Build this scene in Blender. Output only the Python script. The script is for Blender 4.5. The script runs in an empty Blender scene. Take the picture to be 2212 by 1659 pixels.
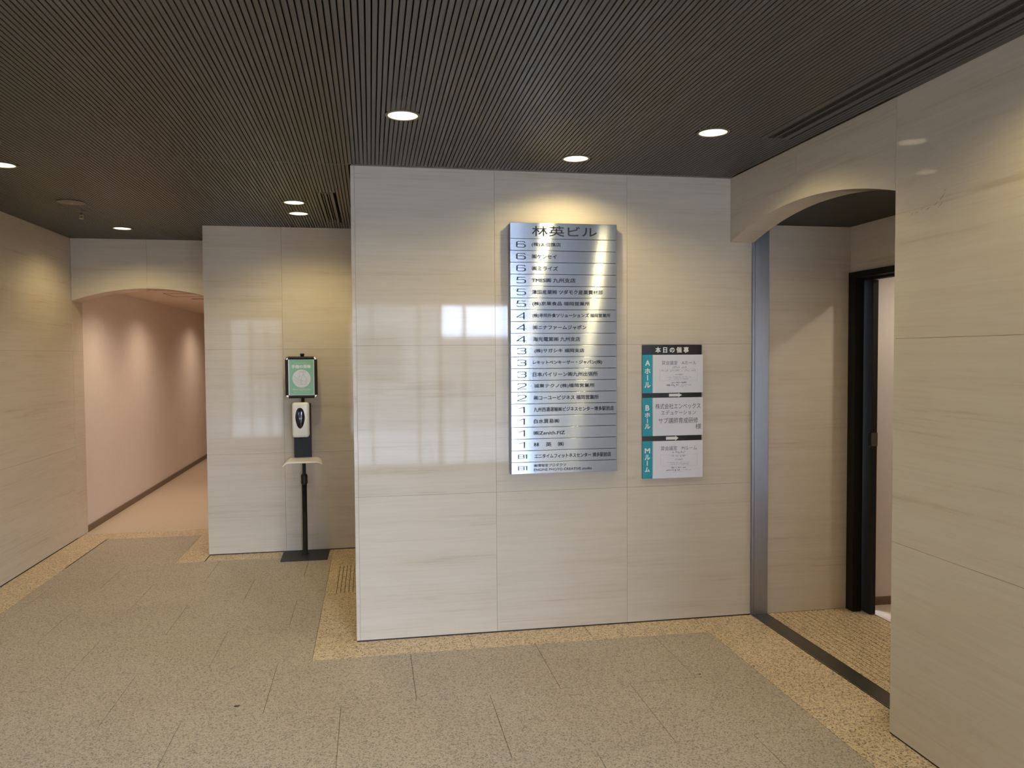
import bpy, bmesh, math, random
from mathutils import Matrix, Vector

random.seed(7)
SC = bpy.context.scene
COL = SC.collection
# ------------------------------------------------------------------ measurements (metres)
CZ = 1.58                      # camera height
H = 2.606                      # ceiling
YM = 4.380                     # sign wall face
XA = -0.096                    # left edge of the sign wall block
XR = 2.098                     # right wall face
XJ = 2.245                     # back of the right wall / start of steel jamb
YO = 2.890                     # near edge of the right opening
YB = 6.542                     # recessed wall behind the dispenser
XC = -1.285                    # left edge of that wall
XL = -2.534                    # left wall face
YD = 7.386                     # archway wall face
YG = -2.00                     # glazed entrance behind the camera

# ------------------------------------------------------------------ camera
F_PX, YAW, PITCH, ROLL = 1703.06, 0.177102, -0.037301, -0.006679
cam = bpy.data.cameras.new('camera')
cam.sensor_fit = 'HORIZONTAL'; cam.sensor_width = 36.0; cam.lens = F_PX / 2212 * 36.0
cam.clip_start = 0.05; cam.clip_end = 200
camo = bpy.data.objects.new('camera', cam); COL.objects.link(camo)
_f = Vector((math.sin(YAW) * math.cos(PITCH), math.cos(YAW) * math.cos(PITCH), math.sin(PITCH)))
_r = Vector((math.cos(YAW), -math.sin(YAW), 0)); _u = _r.cross(_f)
_c, _s = math.cos(ROLL), math.sin(ROLL)
_R, _U = _c * _r + _s * _u, -_s * _r + _c * _u
camo.matrix_world = Matrix(((_R.x, _U.x, -_f.x, 0), (_R.y, _U.y, -_f.y, 0), (_R.z, _U.z, -_f.z, CZ), (0, 0, 0, 1)))
SC.camera = camo

# ------------------------------------------------------------------ daylight (overcast sky seen through the glazed entrance)
SKY = 46.5
world = bpy.data.worlds.new('overcast_sky'); SC.world = world; world.use_nodes = True
bg = world.node_tree.nodes['Background']
bg.inputs['Color'].default_value = (0.762, 0.882, 1.15, 1); bg.inputs['Strength'].default_value = SKY
for _x0, _x1 in ((XL, -1.60), (-0.40, XR)):      # sampling portals in the two glazed bays (they emit nothing)
    pl = bpy.data.lights.new('entrance_portal', 'AREA'); pl.shape = 'RECTANGLE'; pl.size = _x1 - _x0; pl.size_y = 2.3
    pl.cycles.is_portal = True
    plo = bpy.data.objects.new('entrance_portal', pl); COL.objects.link(plo)
    plo.location = ((_x0 + _x1) / 2, YG + 0.06, 1.15); plo.rotation_euler = (math.pi / 2, 0, 0)

# warm lamps
LAMP_RGB = (1.0, 0.835, 0.42)
LAMP_W = 16.5
CORR_RGB = (1.0, 0.81, 0.62)
CORR_W = 42.0

SC.view_settings.view_transform = 'Standard'; SC.view_settings.look = 'None'
SC.view_settings.exposure = 0.06; SC.view_settings.gamma = 1.0; SC.view_settings.use_curve_mapping = False
SC.cycles.use_denoising = True
SC.cycles.max_bounces = 10; SC.cycles.diffuse_bounces = 6; SC.cycles.glossy_bounces = 4
SC.cycles.sample_clamp_indirect = 6.0
SC.cycles.caustics_reflective = False; SC.cycles.caustics_refractive = False

# ------------------------------------------------------------------ materials
MATS = {}
def new_mat(name):
    m = bpy.data.materials.new(name); m.use_nodes = True
    MATS[name] = m
    return m, m.node_tree, m.node_tree.nodes['Principled BSDF']
def setv(b, **k):
    for key, v in k.items():
        b.inputs[key.replace('_', ' ')].default_value = v
def plain(name, rgb, rough=0.5, metal=0.0, var=0.06, scale=30.0, spec=0.5, coat=0.0):
    m, nt, b = new_mat(name)
    tc = nt.nodes.new('ShaderNodeNewGeometry'); n = nt.nodes.new('ShaderNodeTexNoise')
    n.inputs['Scale'].default_value = scale; n.inputs['Detail'].default_value = 4
    nt.links.new(tc.outputs['Position'], n.inputs['Vector'])
    r = nt.nodes.new('ShaderNodeValToRGB')
    r.color_ramp.elements[0].position = 0.3; r.color_ramp.elements[1].position = 0.7
    r.color_ramp.elements[0].color = (*[c * (1 - var) for c in rgb], 1)
    r.color_ramp.elements[1].color = (*[min(1, c * (1 + var)) for c in rgb], 1)
    nt.links.new(n.outputs['Fac'], r.inputs['Fac']); nt.links.new(r.outputs['Color'], b.inputs['Base Color'])
    b.inputs['Roughness'].default_value = rough; b.inputs['Metallic'].default_value = metal
    b.inputs['Specular IOR Level'].default_value = spec; b.inputs['Coat Weight'].default_value = coat
    return m
def math_node(nt, op, a, b):
    n = nt.nodes.new('ShaderNodeMath'); n.operation = op
    for i, v in enumerate((a, b)):
        if isinstance(v, (int, float)): n.inputs[i].default_value = v
        else: nt.links.new(v, n.inputs[i])
    return n.outputs[0]
def travertine(name, light, dark, rough=0.07):
    m, nt, b = new_mat(name)
    L = nt.links
    g = nt.nodes.new('ShaderNodeNewGeometry'); oi = nt.nodes.new('ShaderNodeObjectInfo')
    off = nt.nodes.new('ShaderNodeVectorMath'); off.operation = 'SCALE'
    cx = nt.nodes.new('ShaderNodeCombineXYZ')
    for i in range(3): L.new(math_node(nt, 'MULTIPLY', oi.outputs['Random'], (37.0, 23.0, 11.0)[i]), cx.inputs[i])
    add = nt.nodes.new('ShaderNodeVectorMath'); add.operation = 'ADD'
    L.new(g.outputs['Position'], add.inputs[0]); L.new(cx.outputs[0], add.inputs[1])
    def streak(sxy, sz, detail, rough_):
        mp = nt.nodes.new('ShaderNodeVectorMath'); mp.operation = 'MULTIPLY'
        mp.inputs[1].default_value = (sxy, sxy, sz); L.new(add.outputs[0], mp.inputs[0])
        n = nt.nodes.new('ShaderNodeTexNoise'); n.inputs['Scale'].default_value = 1.0
        n.inputs['Detail'].default_value = detail; n.inputs['Roughness'].default_value = rough_
        n.inputs['Distortion'].default_value = 0.15
        L.new(mp.outputs[0], n.inputs['Vector']); return n.outputs['Fac']
    a = streak(0.75, 13.0, 6, 0.64); c = streak(2.0, 80.0, 4, 0.65); d = streak(10.0, 30.0, 3, 0.5)
    s = math_node(nt, 'ADD', math_node(nt, 'MULTIPLY', a, 0.52), math_node(nt, 'MULTIPLY', c, 0.38))
    s = math_node(nt, 'ADD', s, math_node(nt, 'MULTIPLY', d, 0.10))
    r = nt.nodes.new('ShaderNodeValToRGB'); e = r.color_ramp.elements
    e[0].position = 0.33; e[0].color = (*dark, 1); e[1].position = 0.58; e[1].color = (*light, 1)
    k = e.new(0.445); k.color = (*[l * .72 + d_ * .28 for l, d_ in zip(light, dark)], 1)
    L.new(s, r.inputs['Fac']); L.new(r.outputs['Color'], b.inputs['Base Color'])
    b.inputs['Roughness'].default_value = rough; b.inputs['Specular IOR Level'].default_value = 0.23
    return m
def granite(name, base, darkc, lightc, scale, rough=0.38, amount=0.36):
    m, nt, b = new_mat(name); L = nt.links
    g = nt.nodes.new('ShaderNodeNewGeometry')
    def vor(sc, feature='F1'):
        v = nt.nodes.new('ShaderNodeTexVoronoi'); v.inputs['Scale'].default_value = sc
        v.inputs['Randomness'].default_value = 1.0
        L.new(g.outputs['Position'], v.inputs['Vector'])
        sep = nt.nodes.new('ShaderNodeSeparateColor'); L.new(v.outputs['Color'], sep.inputs[0]); return sep.outputs
    v1 = vor(scale); v2 = vor(scale * 2.1)
    n = nt.nodes.new('ShaderNodeTexNoise'); n.inputs['Scale'].default_value = 1.6; n.inputs['Detail'].default_value = 3
    L.new(g.outputs['Position'], n.inputs['Vector'])
    f = math_node(nt, 'ADD', math_node(nt, 'MULTIPLY', v1[0], 0.55), math_node(nt, 'MULTIPLY', v2[1], 0.45))
    r = nt.nodes.new('ShaderNodeValToRGB'); e = r.color_ramp.elements
    e[0].position = amount - 0.14; e[0].color = (*darkc, 1); e[1].position = 0.82; e[1].color = (*lightc, 1)
    k = e.new(amount + 0.06); k.color = (*base, 1)
    L.new(f, r.inputs['Fac'])
    mix = nt.nodes.new('ShaderNodeMix'); mix.data_type = 'RGBA'; mix.blend_type = 'MULTIPLY'
    mix.inputs['Factor'].default_value = 1.0
    r2 = nt.nodes.new('ShaderNodeValToRGB'); r2.color_ramp.elements[0].position = .35; r2.color_ramp.elements[1].position = .65
    r2.color_ramp.elements[0].color = (.93, .92, .91, 1); r2.color_ramp.elements[1].color = (1, 1, 1, 1)
    L.new(n.outputs['Fac'], r2.inputs['Fac'])
    L.new(r.outputs['Color'], mix.inputs['A']); L.new(r2.outputs['Color'], mix.inputs['B'])
    L.new(mix.outputs['Result'], b.inputs['Base Color'])
    b.inputs['Roughness'].default_value = rough
    return m
def emitter(name, rgb, strength):
    m, nt, b = new_mat(name)
    setv(b, Base_Color=(*rgb, 1)); b.inputs['Emission Color'].default_value = (*rgb, 1)
    b.inputs['Emission Strength'].default_value = strength
    return m

travertine('stone', (0.61, 0.54, 0.445), (0.485, 0.40, 0.30), 0.045)
granite('granite_grey', (0.465, 0.39, 0.305), (0.20, 0.17, 0.155), (0.60, 0.515, 0.41), 165, rough=0.55, amount=0.32)
granite('granite_tan', (0.68, 0.53, 0.345), (0.15, 0.115, 0.10), (0.84, 0.68, 0.47), 140, rough=0.5, amount=0.34)
plain('grout', (0.16, 0.14, 0.12), 0.8)
plain('joint', (0.19, 0.16, 0.13), 0.8)
plain('gap_shade_paint', (0.03, 0.026, 0.028), 0.8)  # near-black colour standing for shade under the wall panels
plain('slat', (0.058, 0.053, 0.0445), 0.42, var=0.10, scale=60)
plain('ceiling_void', (0.006, 0.006, 0.006), 0.9)
plain('vent_metal', (0.095, 0.084, 0.07), 0.45)
plain('black_slot', (0.004, 0.004, 0.004), 0.8)
plain('plaster', (0.72, 0.625, 0.55), 0.75, var=0.02)
plain('inner_plaster', (0.70, 0.645, 0.575), 0.75, var=0.02)
plain('corridor_ceiling', (0.68, 0.56, 0.46), 0.8, var=0.02)
plain('corridor_floor', (0.66, 0.54, 0.42), 0.38, var=0.03)
plain('skirting', (0.17, 0.105, 0.06), 0.5)
plain('steel_sill', (0.16, 0.145, 0.125), 0.36, metal=0.9, var=0.05)
plain('steel_bright', (0.55, 0.55, 0.54), 0.25, metal=1.0)
plain('dark_door', (0.012, 0.011, 0.011), 0.6, spec=0.2)
plain('door_frame_dark', (0.009, 0.009, 0.009), 0.6, spec=0.2)
plain('pull_metal', (0.10, 0.10, 0.10), 0.35, metal=0.8)
plain('dark_ceiling', (0.022, 0.020, 0.017), 0.6)
plain('black_satin', (0.012, 0.012, 0.013), 0.5, spec=0.3)
plain('black_gloss', (0.006, 0.006, 0.007), 0.08)
plain('base_black', (0.018, 0.019, 0.019), 0.5, var=.15, scale=200)
plain('white_plastic', (0.86, 0.86, 0.85), 0.22, var=0.01)
plain('tray_white', (0.87, 0.86, 0.84), 0.4, var=0.01)
plain('chrome', (0.88, 0.89, 0.90), 0.24, metal=1.0, var=0.01)
plain('paper', (0.76, 0.78, 0.84), 0.55, var=0.01)
plain('board_black', (0.010, 0.009, 0.010), 0.35)
plain('board_teal', (0.010, 0.285, 0.345), 0.45, var=0.02)
plain('board_white', (0.74, 0.745, 0.85), 0.5, var=0.01)
plain('ink_dark', (0.012, 0.014, 0.026), 0.6, spec=0.2)
plain('ink_grey', (0.14, 0.135, 0.16), 0.6)
plain('ink_light', (0.40, 0.40, 0.48), 0.6)
plain('ink_white', (0.82, 0.83, 0.82), 0.5, var=0.01)
plain('poster_green', (0.20, 0.46, 0.29), 0.35, var=0.02)
plain('poster_white', (0.70, 0.72, 0.80), 0.4, var=0.01)
plain('poster_fine', (0.40, 0.60, 0.48), 0.4)
plain('poster_line', (0.20, 0.40, 0.36), 0.5)
plain('trim_bronze', (0.14, 0.12, 0.085), 0.4)
plain('reflector', (0.86, 0.82, 0.70), 0.25, metal=0.0, var=0.01)
plain('speaker_grille', (0.15, 0.125, 0.10), 0.55, var=.1, scale=400)
plain('brass', (0.55, 0.50, 0.36), 0.3, metal=1.0)
plain('frame_steel', (0.32, 0.32, 0.33), 0.35, metal=1.0)
plain('pavement', (0.42, 0.42, 0.41), 0.8)
plain('asphalt', (0.10, 0.10, 0.105), 0.85)
plain('facade_far', (0.28, 0.275, 0.27), 0.8)
plain('facade_glass', (0.05, 0.06, 0.07), 0.15)
plain('debris', (0.035, 0.035, 0.02), 0.8)
plain('vein', (0.27, 0.215, 0.16), 0.4)
emitter('bulb', (1.0, 0.93, 0.78), 28.0)
emitter('bulb_warm', (1.0, 0.90, 0.74), 26.0)
# horizontally brushed aluminium: highlights spread up and down
def brushed(name, lo, hi, rough, aniso, tangent, stretch):
    m = bpy.data.materials.new(name); m.use_nodes = True; MATS[name] = m; nt = m.node_tree; nt.nodes.clear()
    out = nt.nodes.new('ShaderNodeOutputMaterial'); b = nt.nodes.new('ShaderNodeBsdfAnisotropic')
    b.distribution = 'GGX'; b.inputs['Roughness'].default_value = rough; b.inputs['Anisotropy'].default_value = aniso
    cv = nt.nodes.new('ShaderNodeCombineXYZ')
    for k in range(3): cv.inputs[k].default_value = tangent[k]
    nt.links.new(cv.outputs[0], b.inputs['Tangent']); nt.links.new(b.outputs[0], out.inputs[0])
    g = nt.nodes.new('ShaderNodeNewGeometry'); mp = nt.nodes.new('ShaderNodeVectorMath'); mp.operation = 'MULTIPLY'
    mp.inputs[1].default_value = stretch; nt.links.new(g.outputs['Position'], mp.inputs[0])
    n = nt.nodes.new('ShaderNodeTexNoise'); n.inputs['Scale'].default_value = 1.0; nt.links.new(mp.outputs[0], n.inputs['Vector'])
    r = nt.nodes.new('ShaderNodeValToRGB'); r.color_ramp.elements[0].color = (*lo, 1); r.color_ramp.elements[1].color = (*hi, 1)
    r.color_ramp.elements[0].position = .35; r.color_ramp.elements[1].position = .65
    nt.links.new(n.outputs['Fac'], r.inputs['Fac']); nt.links.new(r.outputs['Color'], b.inputs['Color'])
brushed('brushed_plate', (.43, .46, .51), (.50, .53, .58), 0.25, 0.765, (1, 0, 0), (3, 3, 900))
brushed('steel_jamb', (.42, .43, .46), (.50, .51, .54), 0.42, 0.55, (0, 0, 1), (900, 900, 3))
# clear pane
m = bpy.data.materials.new('pane_glass'); m.use_nodes = True; MATS['pane_glass'] = m; nt = m.node_tree; nt.nodes.clear()
o_ = nt.nodes.new('ShaderNodeOutputMaterial'); mx = nt.nodes.new('ShaderNodeMixShader')
tr = nt.nodes.new('ShaderNodeBsdfTransparent'); tr.inputs[0].default_value = (.93, .95, .95, 1)
gl = nt.nodes.new('ShaderNodeBsdfGlossy'); gl.inputs['Roughness'].default_value = 0.02
fr = nt.nodes.new('ShaderNodeFresnel'); fr.inputs['IOR'].default_value = 1.45
nt.links.new(fr.outputs[0], mx.inputs[0]); nt.links.new(tr.outputs[0], mx.inputs[1]); nt.links.new(gl.outputs[0], mx.inputs[2])
nt.links.new(mx.outputs[0], o_.inputs[0])

# ------------------------------------------------------------------ builders
WLOC = {}
def wl(o): return WLOC.get(o.name, Vector((0, 0, 0))) if o else Vector((0, 0, 0))
def link(o, parent, world_loc):
    COL.objects.link(o); WLOC[o.name] = Vector(world_loc)
    if parent: o.parent = parent
    o.location = Vector(world_loc) - wl(parent)
    return o
def mesh_obj(name, verts, faces, mat, parent=None, smooth=False, origin=None):
    if origin is None:
        xs, ys, zs = zip(*verts)
        origin = ((min(xs) + max(xs)) / 2, (min(ys) + max(ys)) / 2, min(zs))
    o0 = Vector(origin)
    me = bpy.data.meshes.new(name)
    me.from_pydata([tuple(Vector(v) - o0) for v in verts], [], faces); me.update()
    if smooth:
        me.polygons.foreach_set('use_smooth', [True] * len(me.polygons))
    if mat: me.materials.append(MATS[mat])
    return link(bpy.data.objects.new(name, me), parent, o0)
class MB:
    def __init__(s): s.v = []; s.f = []
    def box(s, x0, x1, y0, y1, z0, z1):
        i = len(s.v)
        s.v += [(x0, y0, z0), (x1, y0, z0), (x1, y1, z0), (x0, y1, z0), (x0, y0, z1), (x1, y0, z1), (x1, y1, z1), (x0, y1, z1)]
        s.f += [tuple(i + k for k in q) for q in ((0, 3, 2, 1), (4, 5, 6, 7), (0, 1, 5, 4), (1, 2, 6, 5), (2, 3, 7, 6), (3, 0, 4, 7))]
        return s
    def prism(s, pts, axis, a, b_):
        """polygon pts (2D) extruded along axis from a to b_"""
        i = len(s.v); n = len(pts)
        def P(p, t): return {0: (t, p[0], p[1]), 1: (p[0], t, p[1]), 2: (p[0], p[1], t)}[axis]
        s.v += [P(p, a) for p in pts] + [P(p, b_) for p in pts]
        s.f += [tuple(i + k for k in range(n)), tuple(i + n + k for k in reversed(range(n)))]
        s.f += [(i + k, i + n + k, i + n + (k + 1) % n, i + (k + 1) % n) for k in range(n)]
        return s
    def lathe(s, prof, cx, cy, seg=32, closed=False):
        i = len(s.v); n = len(prof)
        for k in range(seg):
            a = 2 * math.pi * k / seg
            s.v += [(cx + r * math.cos(a), cy + r * math.sin(a), z) for r, z in prof]
        for k in range(seg):
            k2 = (k + 1) % seg
            for j in range(n - 1 if not closed else n):
                j2 = (j + 1) % n
                s.f.append((i + k * n + j, i + k2 * n + j, i + k2 * n + j2, i + k * n + j2))
        return s
    def grid(s, fn, nu, nv):
        i = len(s.v)
        for a in range(nu + 1):
            for c in range(nv + 1): s.v.append(fn(a / nu, c / nv))
        for a in range(nu):
            for c in range(nv):
                p = i + a * (nv + 1) + c; s.f.append((p, p + 1, p + nv + 2, p + nv + 1))
        return s
    def build(s, name, mat, parent=None, smooth=False, origin=None, fix=True, bevel=0.0, seg=2):
        o = mesh_obj(name, s.v, s.f, mat, parent, smooth, origin)
        if fix or bevel:
            bm = bmesh.new(); bm.from_mesh(o.data)
            if bevel: bmesh.ops.bevel(bm, geom=bm.edges[:], offset=bevel, segments=seg, affect='EDGES', profile=0.5)
            bmesh.ops.recalc_face_normals(bm, faces=bm.faces[:]); bm.to_mesh(o.data); bm.free()
            if smooth: o.data.polygons.foreach_set('use_smooth', [True] * len(o.data.polygons))
            o.data.update()
        return o
def box(name, x0, x1, y0, y1, z0, z1, mat, parent=None, bevel=0.0, seg=2):
    return MB().box(x0, x1, y0, y1, z0, z1).build(name, mat, parent, bevel=bevel, seg=seg)
def empty(name, loc):
    o = bpy.data.objects.new(name, None); o.empty_display_size = 0.1
    return link(o, None, loc)
def tag(o, label, cat, group=None, kind=None):
    o['label'] = label; o['category'] = cat
    if group: o['group'] = group
    if kind: o['kind'] = kind
    return o
def struct(o, label, cat): return tag(o, label, cat, kind='structure')

_tmp = bpy.data.curves.new('lettering_source', 'FONT'); _tmpo = bpy.data.objects.new('lettering_source', _tmp)
COL.objects.link(_tmpo)
def text(name, body, x0, x1, z0, z1, y, mat, parent, bold=0.0, tilt=None):
    """lettering facing -Y, fitted into the rectangle x0..x1, z0..z1; bold = extra stroke width in metres"""
    _tmp.body = body; _tmp.resolution_u = 3; _tmp.size = 1.0
    dg = bpy.context.evaluated_depsgraph_get(); dg.update()
    me = bpy.data.meshes.new_from_object(_tmpo.evaluated_get(dg)); me.name = name
    co = [v.co.copy() for v in me.vertices]; fc = [tuple(p.vertices) for p in me.polygons]
    bpy.data.meshes.remove(me)
    a, b_ = min(v.x for v in co), max(v.x for v in co); c, d = min(v.y for v in co), max(v.y for v in co)
    sx = (x1 - x0 - bold) / max(1e-6, b_ - a); sz = (z1 - z0 - bold) / max(1e-6, d - c)
    xc, zc = (x0 + x1) / 2, (z0 + z1) / 2
    V, Fc = [], []
    for k, (ox, oz) in enumerate(((0, 0), (1, 0), (0, 1), (1, 1), (.5, .5)) if bold else ((0, 0),)):
        n0 = len(V)
        for v in co:
            X = x0 + (v.x - a) * sx + ox * bold; Z = z0 + (v.y - c) * sz + oz * bold
            Y = (Z - tilt[0]) * tilt[1] if tilt else 0.0
            V.append((X - xc, Y - k * .00003, Z - zc))
        Fc += [tuple(i + n0 for i in f) for f in fc]
    me = bpy.data.meshes.new(name); me.from_pydata(V, [], Fc); me.materials.append(MATS[mat]); me.update()
    return link(bpy.data.objects.new(name, me), parent, (xc, y, zc))

# ------------------------------------------------------------------ floor
G = 0.0011
floor = struct(box('floor', XL - .3, 4.3, YG - .1, 7.56, -0.06, -0.004, 'grout'), 'granite tiled lobby floor with tan border bands', 'floor')
def tile(name, x0, x1, y0, y1, mat):
    return box(name, x0 + G, x1 - G, y0 + G, y1 - G, -0.02, 0.0, mat, floor)
rowsA = [4.155, 3.575, 2.985, 2.40, 1.815, 1.23, 0.645]
rowsB = [4.155, 4.705, 5.24, 5.775, 6.35]
PITCH_X = 0.677
def row(x0, x1, y0, y1, phase):
    k = math.ceil((x0 - phase) / PITCH_X); xs = [x0]
    while phase + k * PITCH_X < x1 - 0.02:
        if phase + k * PITCH_X > x0 + 0.02: xs.append(phase + k * PITCH_X)
        k += 1
    xs.append(x1)
    for a, c in zip(xs, xs[1:]): tile('floor_tile', a, c, y0, y1, 'granite_grey')
for i, (a, c) in enumerate(zip(rowsA, rowsA[1:])):
    row(-2.27, 1.87, c, a, -0.49 if i % 2 == 0 else -0.152)
for i, (a, c) in enumerate(zip(rowsB, rowsB[1:])):
    row(-2.27, -0.32, a, c, -0.152 if i % 2 == 0 else -0.49)
tile('floor_tile', -2.28, -1.495, 6.35, 6.83, 'granite_grey'); tile('floor_tile', -2.28, -1.495, 6.83, 7.31, 'granite_grey')
tile('floor_tile', -2.27, 1.87, YG, 0.645, 'granite_grey')
for a, c in ((-0.32, 0.522), (0.522, 1.20), (1.20, 1.87)): tile('border_tile', a, c, 4.155, YM + .01, 'granite_tan')
for a, c in ((YG, -0.2), (-0.2, 1.2), (1.2, 2.58), (2.58, YM + .01)): tile('border_tile', 1.87, XJ - .004, a, c, 'granite_tan')
tile('border_tile', -0.32, XA + .01, 4.39, 5.30, 'granite_tan'); tile('border_tile', -0.32, XA + .01, 6.03, 6.55, 'granite_tan')
def grooved(name, x0, x1, y0, y1, gx, gw, ya, yb):
    m_ = MB(); xs = sorted(gx); e = [x0 + G] + [v for q in xs for v in (q - gw / 2, q + gw / 2)] + [x1 - G]
    for a, c in zip(e[::2], e[1::2]): m_.box(a, c, y0 + G, y1 - G, -0.02, 0)
    for q in xs:
        if ya > y0 + .01: m_.box(q - gw / 2, q + gw / 2, y0 + G, ya, -0.02, 0)
        if yb < y1 - .01: m_.box(q - gw / 2, q + gw / 2, yb, y1 - G, -0.02, 0)
    return m_.build(name, 'granite_tan', floor)
grooved('grooved_border_tile', -0.32, XA + .01, 5.30, 6.03, [-0.245, -0.2185, -0.192, -0.165, -0.1385], 0.0045, 5.32, 6.01)
tile('border_tile', -0.872, -0.32, 6.35, YB + .01, 'granite_tan'); tile('border_tile', XC, -0.872, 6.35, YB + .01, 'granite_tan')
tile('border_tile', -1.495, XC + .01, 6.35, 6.70, 'granite_tan'); tile('border_tile', -1.495, XC + .01, 6.70, 7.31, 'granite_tan')
tile('border_tile', XL, XC + .01, 7.31, 7.55, 'granite_tan')
for a, c in ((YG, 0.8), (0.8, 2.6), (2.6, 4.2), (4.2, 5.7), (5.7, 7.31)): tile('border_tile', XL, -2.27, a, c, 'granite_tan')
grooved('grooved_vestibule_tile', 2.348, 2.965, YO, YM + .01, [2.39 + .036 * k for k in range(16)], 0.0045, YO, YM + .01)
box('inner_floor', 2.972, 4.2, YO, 4.42, -0.02, 0.002, 'corridor_floor', floor)

# steel sill and jamb of the roller shutter
sill = struct(empty('trim_1', (2.295, 3.6, 0)), 'dark steel floor sill across the arched opening on the right', 'sill')
box('sill_plate', 2.252, 2.344, YO - .6, YM, -0.02, 0.003, 'steel_sill', sill)
box('sill_edge', 2.2445, 2.2475, YO - .6, YM, -0.02, 0.004, 'steel_bright', sill)
jamb = struct(empty('trim_2', (2.295, YM, 0)), 'tall steel shutter jamb beside the sign wall', 'jamb')
box('jamb_edge', 2.237, 2.2500, YM - .012, YM + .05, 0.003, 2.50, 'steel_jamb', jamb)
box('jamb_slot', 2.2500, 2.2535, YM - .002, YM + .05, 0.003, 2.50, 'black_slot', jamb)
box('jamb_plate', 2.2535, 2.342, YM - .010, YM + .05, 0.003, 2.50, 'steel_jamb', jamb)

# ------------------------------------------------------------------ walls
Z1, Z2 = 0.803, 1.634
GP = 0.0007
TH = 0.02
def panels_y(parent, y, xs, zs, face=-1):
    """stone panels on a wall facing -Y"""
    for a, c in zip(xs, xs[1:]):
        for d, e in zip(zs, zs[1:]):
            box('stone_panel', a + GP, c - GP, y, y + TH, d + GP, e - GP, 'stone', parent)
def panels_x(parent, x, ys, zs, sign):
    """stone panels on a wall whose face is at x; body lies towards sign"""
    x0, x1 = (x, x + TH) if sign > 0 else (x - TH, x)
    for a, c in zip(ys, ys[1:]):
        for d, e in zip(zs, zs[1:]):
            box('stone_panel', x0, x1, a + GP, c - GP, d + GP, e - GP, 'stone', parent)
ZS = [0.007, Z1, Z2, H]
HT = H + 0.2
wf = struct(box('wall_front', XA + .004, 2.237, YM + .003, YM + .12, 0, HT, 'joint'), 'cream travertine wall carrying the steel directory sign', 'wall')
panels_y(wf, YM, [XA, XA + .021], ZS); panels_y(wf, YM, [XA + .021, 0.690, 1.462, 2.236], ZS)
box('side_core', XA + .021, XA + .1, YM + TH + .1, YB, 0, HT, 'joint', wf)
panels_x(wf, XA, [YM + TH, 5.4, YB], ZS, 1)
wb = struct(box('wall_back', XC + .004, XA + .02, YB + .003, YB + .10, 0, HT, 'joint'), 'cream travertine wall of the recess behind the dispenser stand', 'wall')
panels_y(wb, YB, [XC, -0.690, XA + .02], ZS)
box('side_core', XC + .02, XC + .10, YB + TH, 7.75, 0, HT, 'joint', wb); panels_x(wb, XC, [YB + TH, 7.64], ZS, 1)
wlft = struct(box('wall_left', XL - .12, XL - .003, YG, 7.64, 0, HT, 'joint'), 'cream travertine wall along the left side of the lobby', 'wall')
panels_x(wlft, XL, [YG, 0.6, 2.2, 3.9, 5.55, YD - .003], ZS, -1)
panels_x(wlft, XL, [YD + .003, 7.64], [0.002, Z1, Z2, 2.24], -1)
wr = struct(box('wall_right', XR + .003, XJ - TH, YG, YO - .004, 0, HT, 'joint'), 'cream travertine wall running along the right edge', 'wall')
panels_x(wr, XR, [YG, -0.2, 0.6, 1.36, 2.12, YO], ZS, 1)
box('stone_panel', XR + TH + GP, XJ, YO - TH, YO, 0.002, H, 'stone', wr)
box('stone_panel', XJ - TH, XJ, YG, YO - TH, 0.002, H, 'stone', wr)
for k, (dy, dz, ln, wd, an) in enumerate(((0.00, 0.0, .028, .006, .25), (.035, .006, .02, .005, .6), (.07, -.004, .03, .004, .15), (-.05, .012, .03, .007, .5), (-.085, .03, .045, .008, .75),
                                          (-.075, .002, .035, .006, .55), (-.1, .052, .02, .004, .2), (.1, -.006, .016, .005, .9), (.115, .004, .012, .003, .1))):
    cy, cz = 2.70 + dy * .9, 2.125 + dz
    ca, sa = math.cos(an), math.sin(an)
    pts = [(-ln, 0), (-ln * .3, wd * .5), (ln * .5, wd * .35), (ln, 0), (ln * .2, -wd * .4)]
    pts = [(cy - (p * ca - q * sa) * .5, cz + (p * sa + q * ca) * .5) for p, q in pts]
    MB().prism(pts, 0, XR - .0003, XR + .001).build('stone_vein', 'vein', wr)

box('base_gap_shade', XA + .004, 2.236, YM + .0015, YM + .004, 0.0, 0.008, 'gap_shade_paint', wf)  # dark strips paint the shade in the gap at the wall foot
box('base_gap_shade', XC + .004, XA, YB + .0015, YB + .004, 0.0, 0.008, 'gap_shade_paint', wb)
box('base_gap_shade', XL - .004, XL - .0015, YG, 7.64, 0.0, 0.008, 'gap_shade_paint', wlft)
box('base_gap_shade', XR + .0015, XR + .004, YG, YO, 0.0, 0.008, 'gap_shade_paint', wr)
def arc_pts(a, c, zend, rise, n=28):
    """points of a shallow arch from a to c"""
    half = abs(c - a) / 2; R_ = (half * half + rise * rise) / (2 * rise); mid = (a + c) / 2; zc = zend + rise - R_
    return [(a + (c - a) * k / n, zc + math.sqrt(R_ * R_ - (a + (c - a) * k / n - mid) ** 2)) for k in range(n + 1)]
wa = struct(empty('wall_archway_right', (XR, 3.63, 2.2)), 'arched travertine header over the opening on the right', 'arch')
AP = arc_pts(YO, YM, 2.232, 0.106)
YH = 3.648
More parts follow.
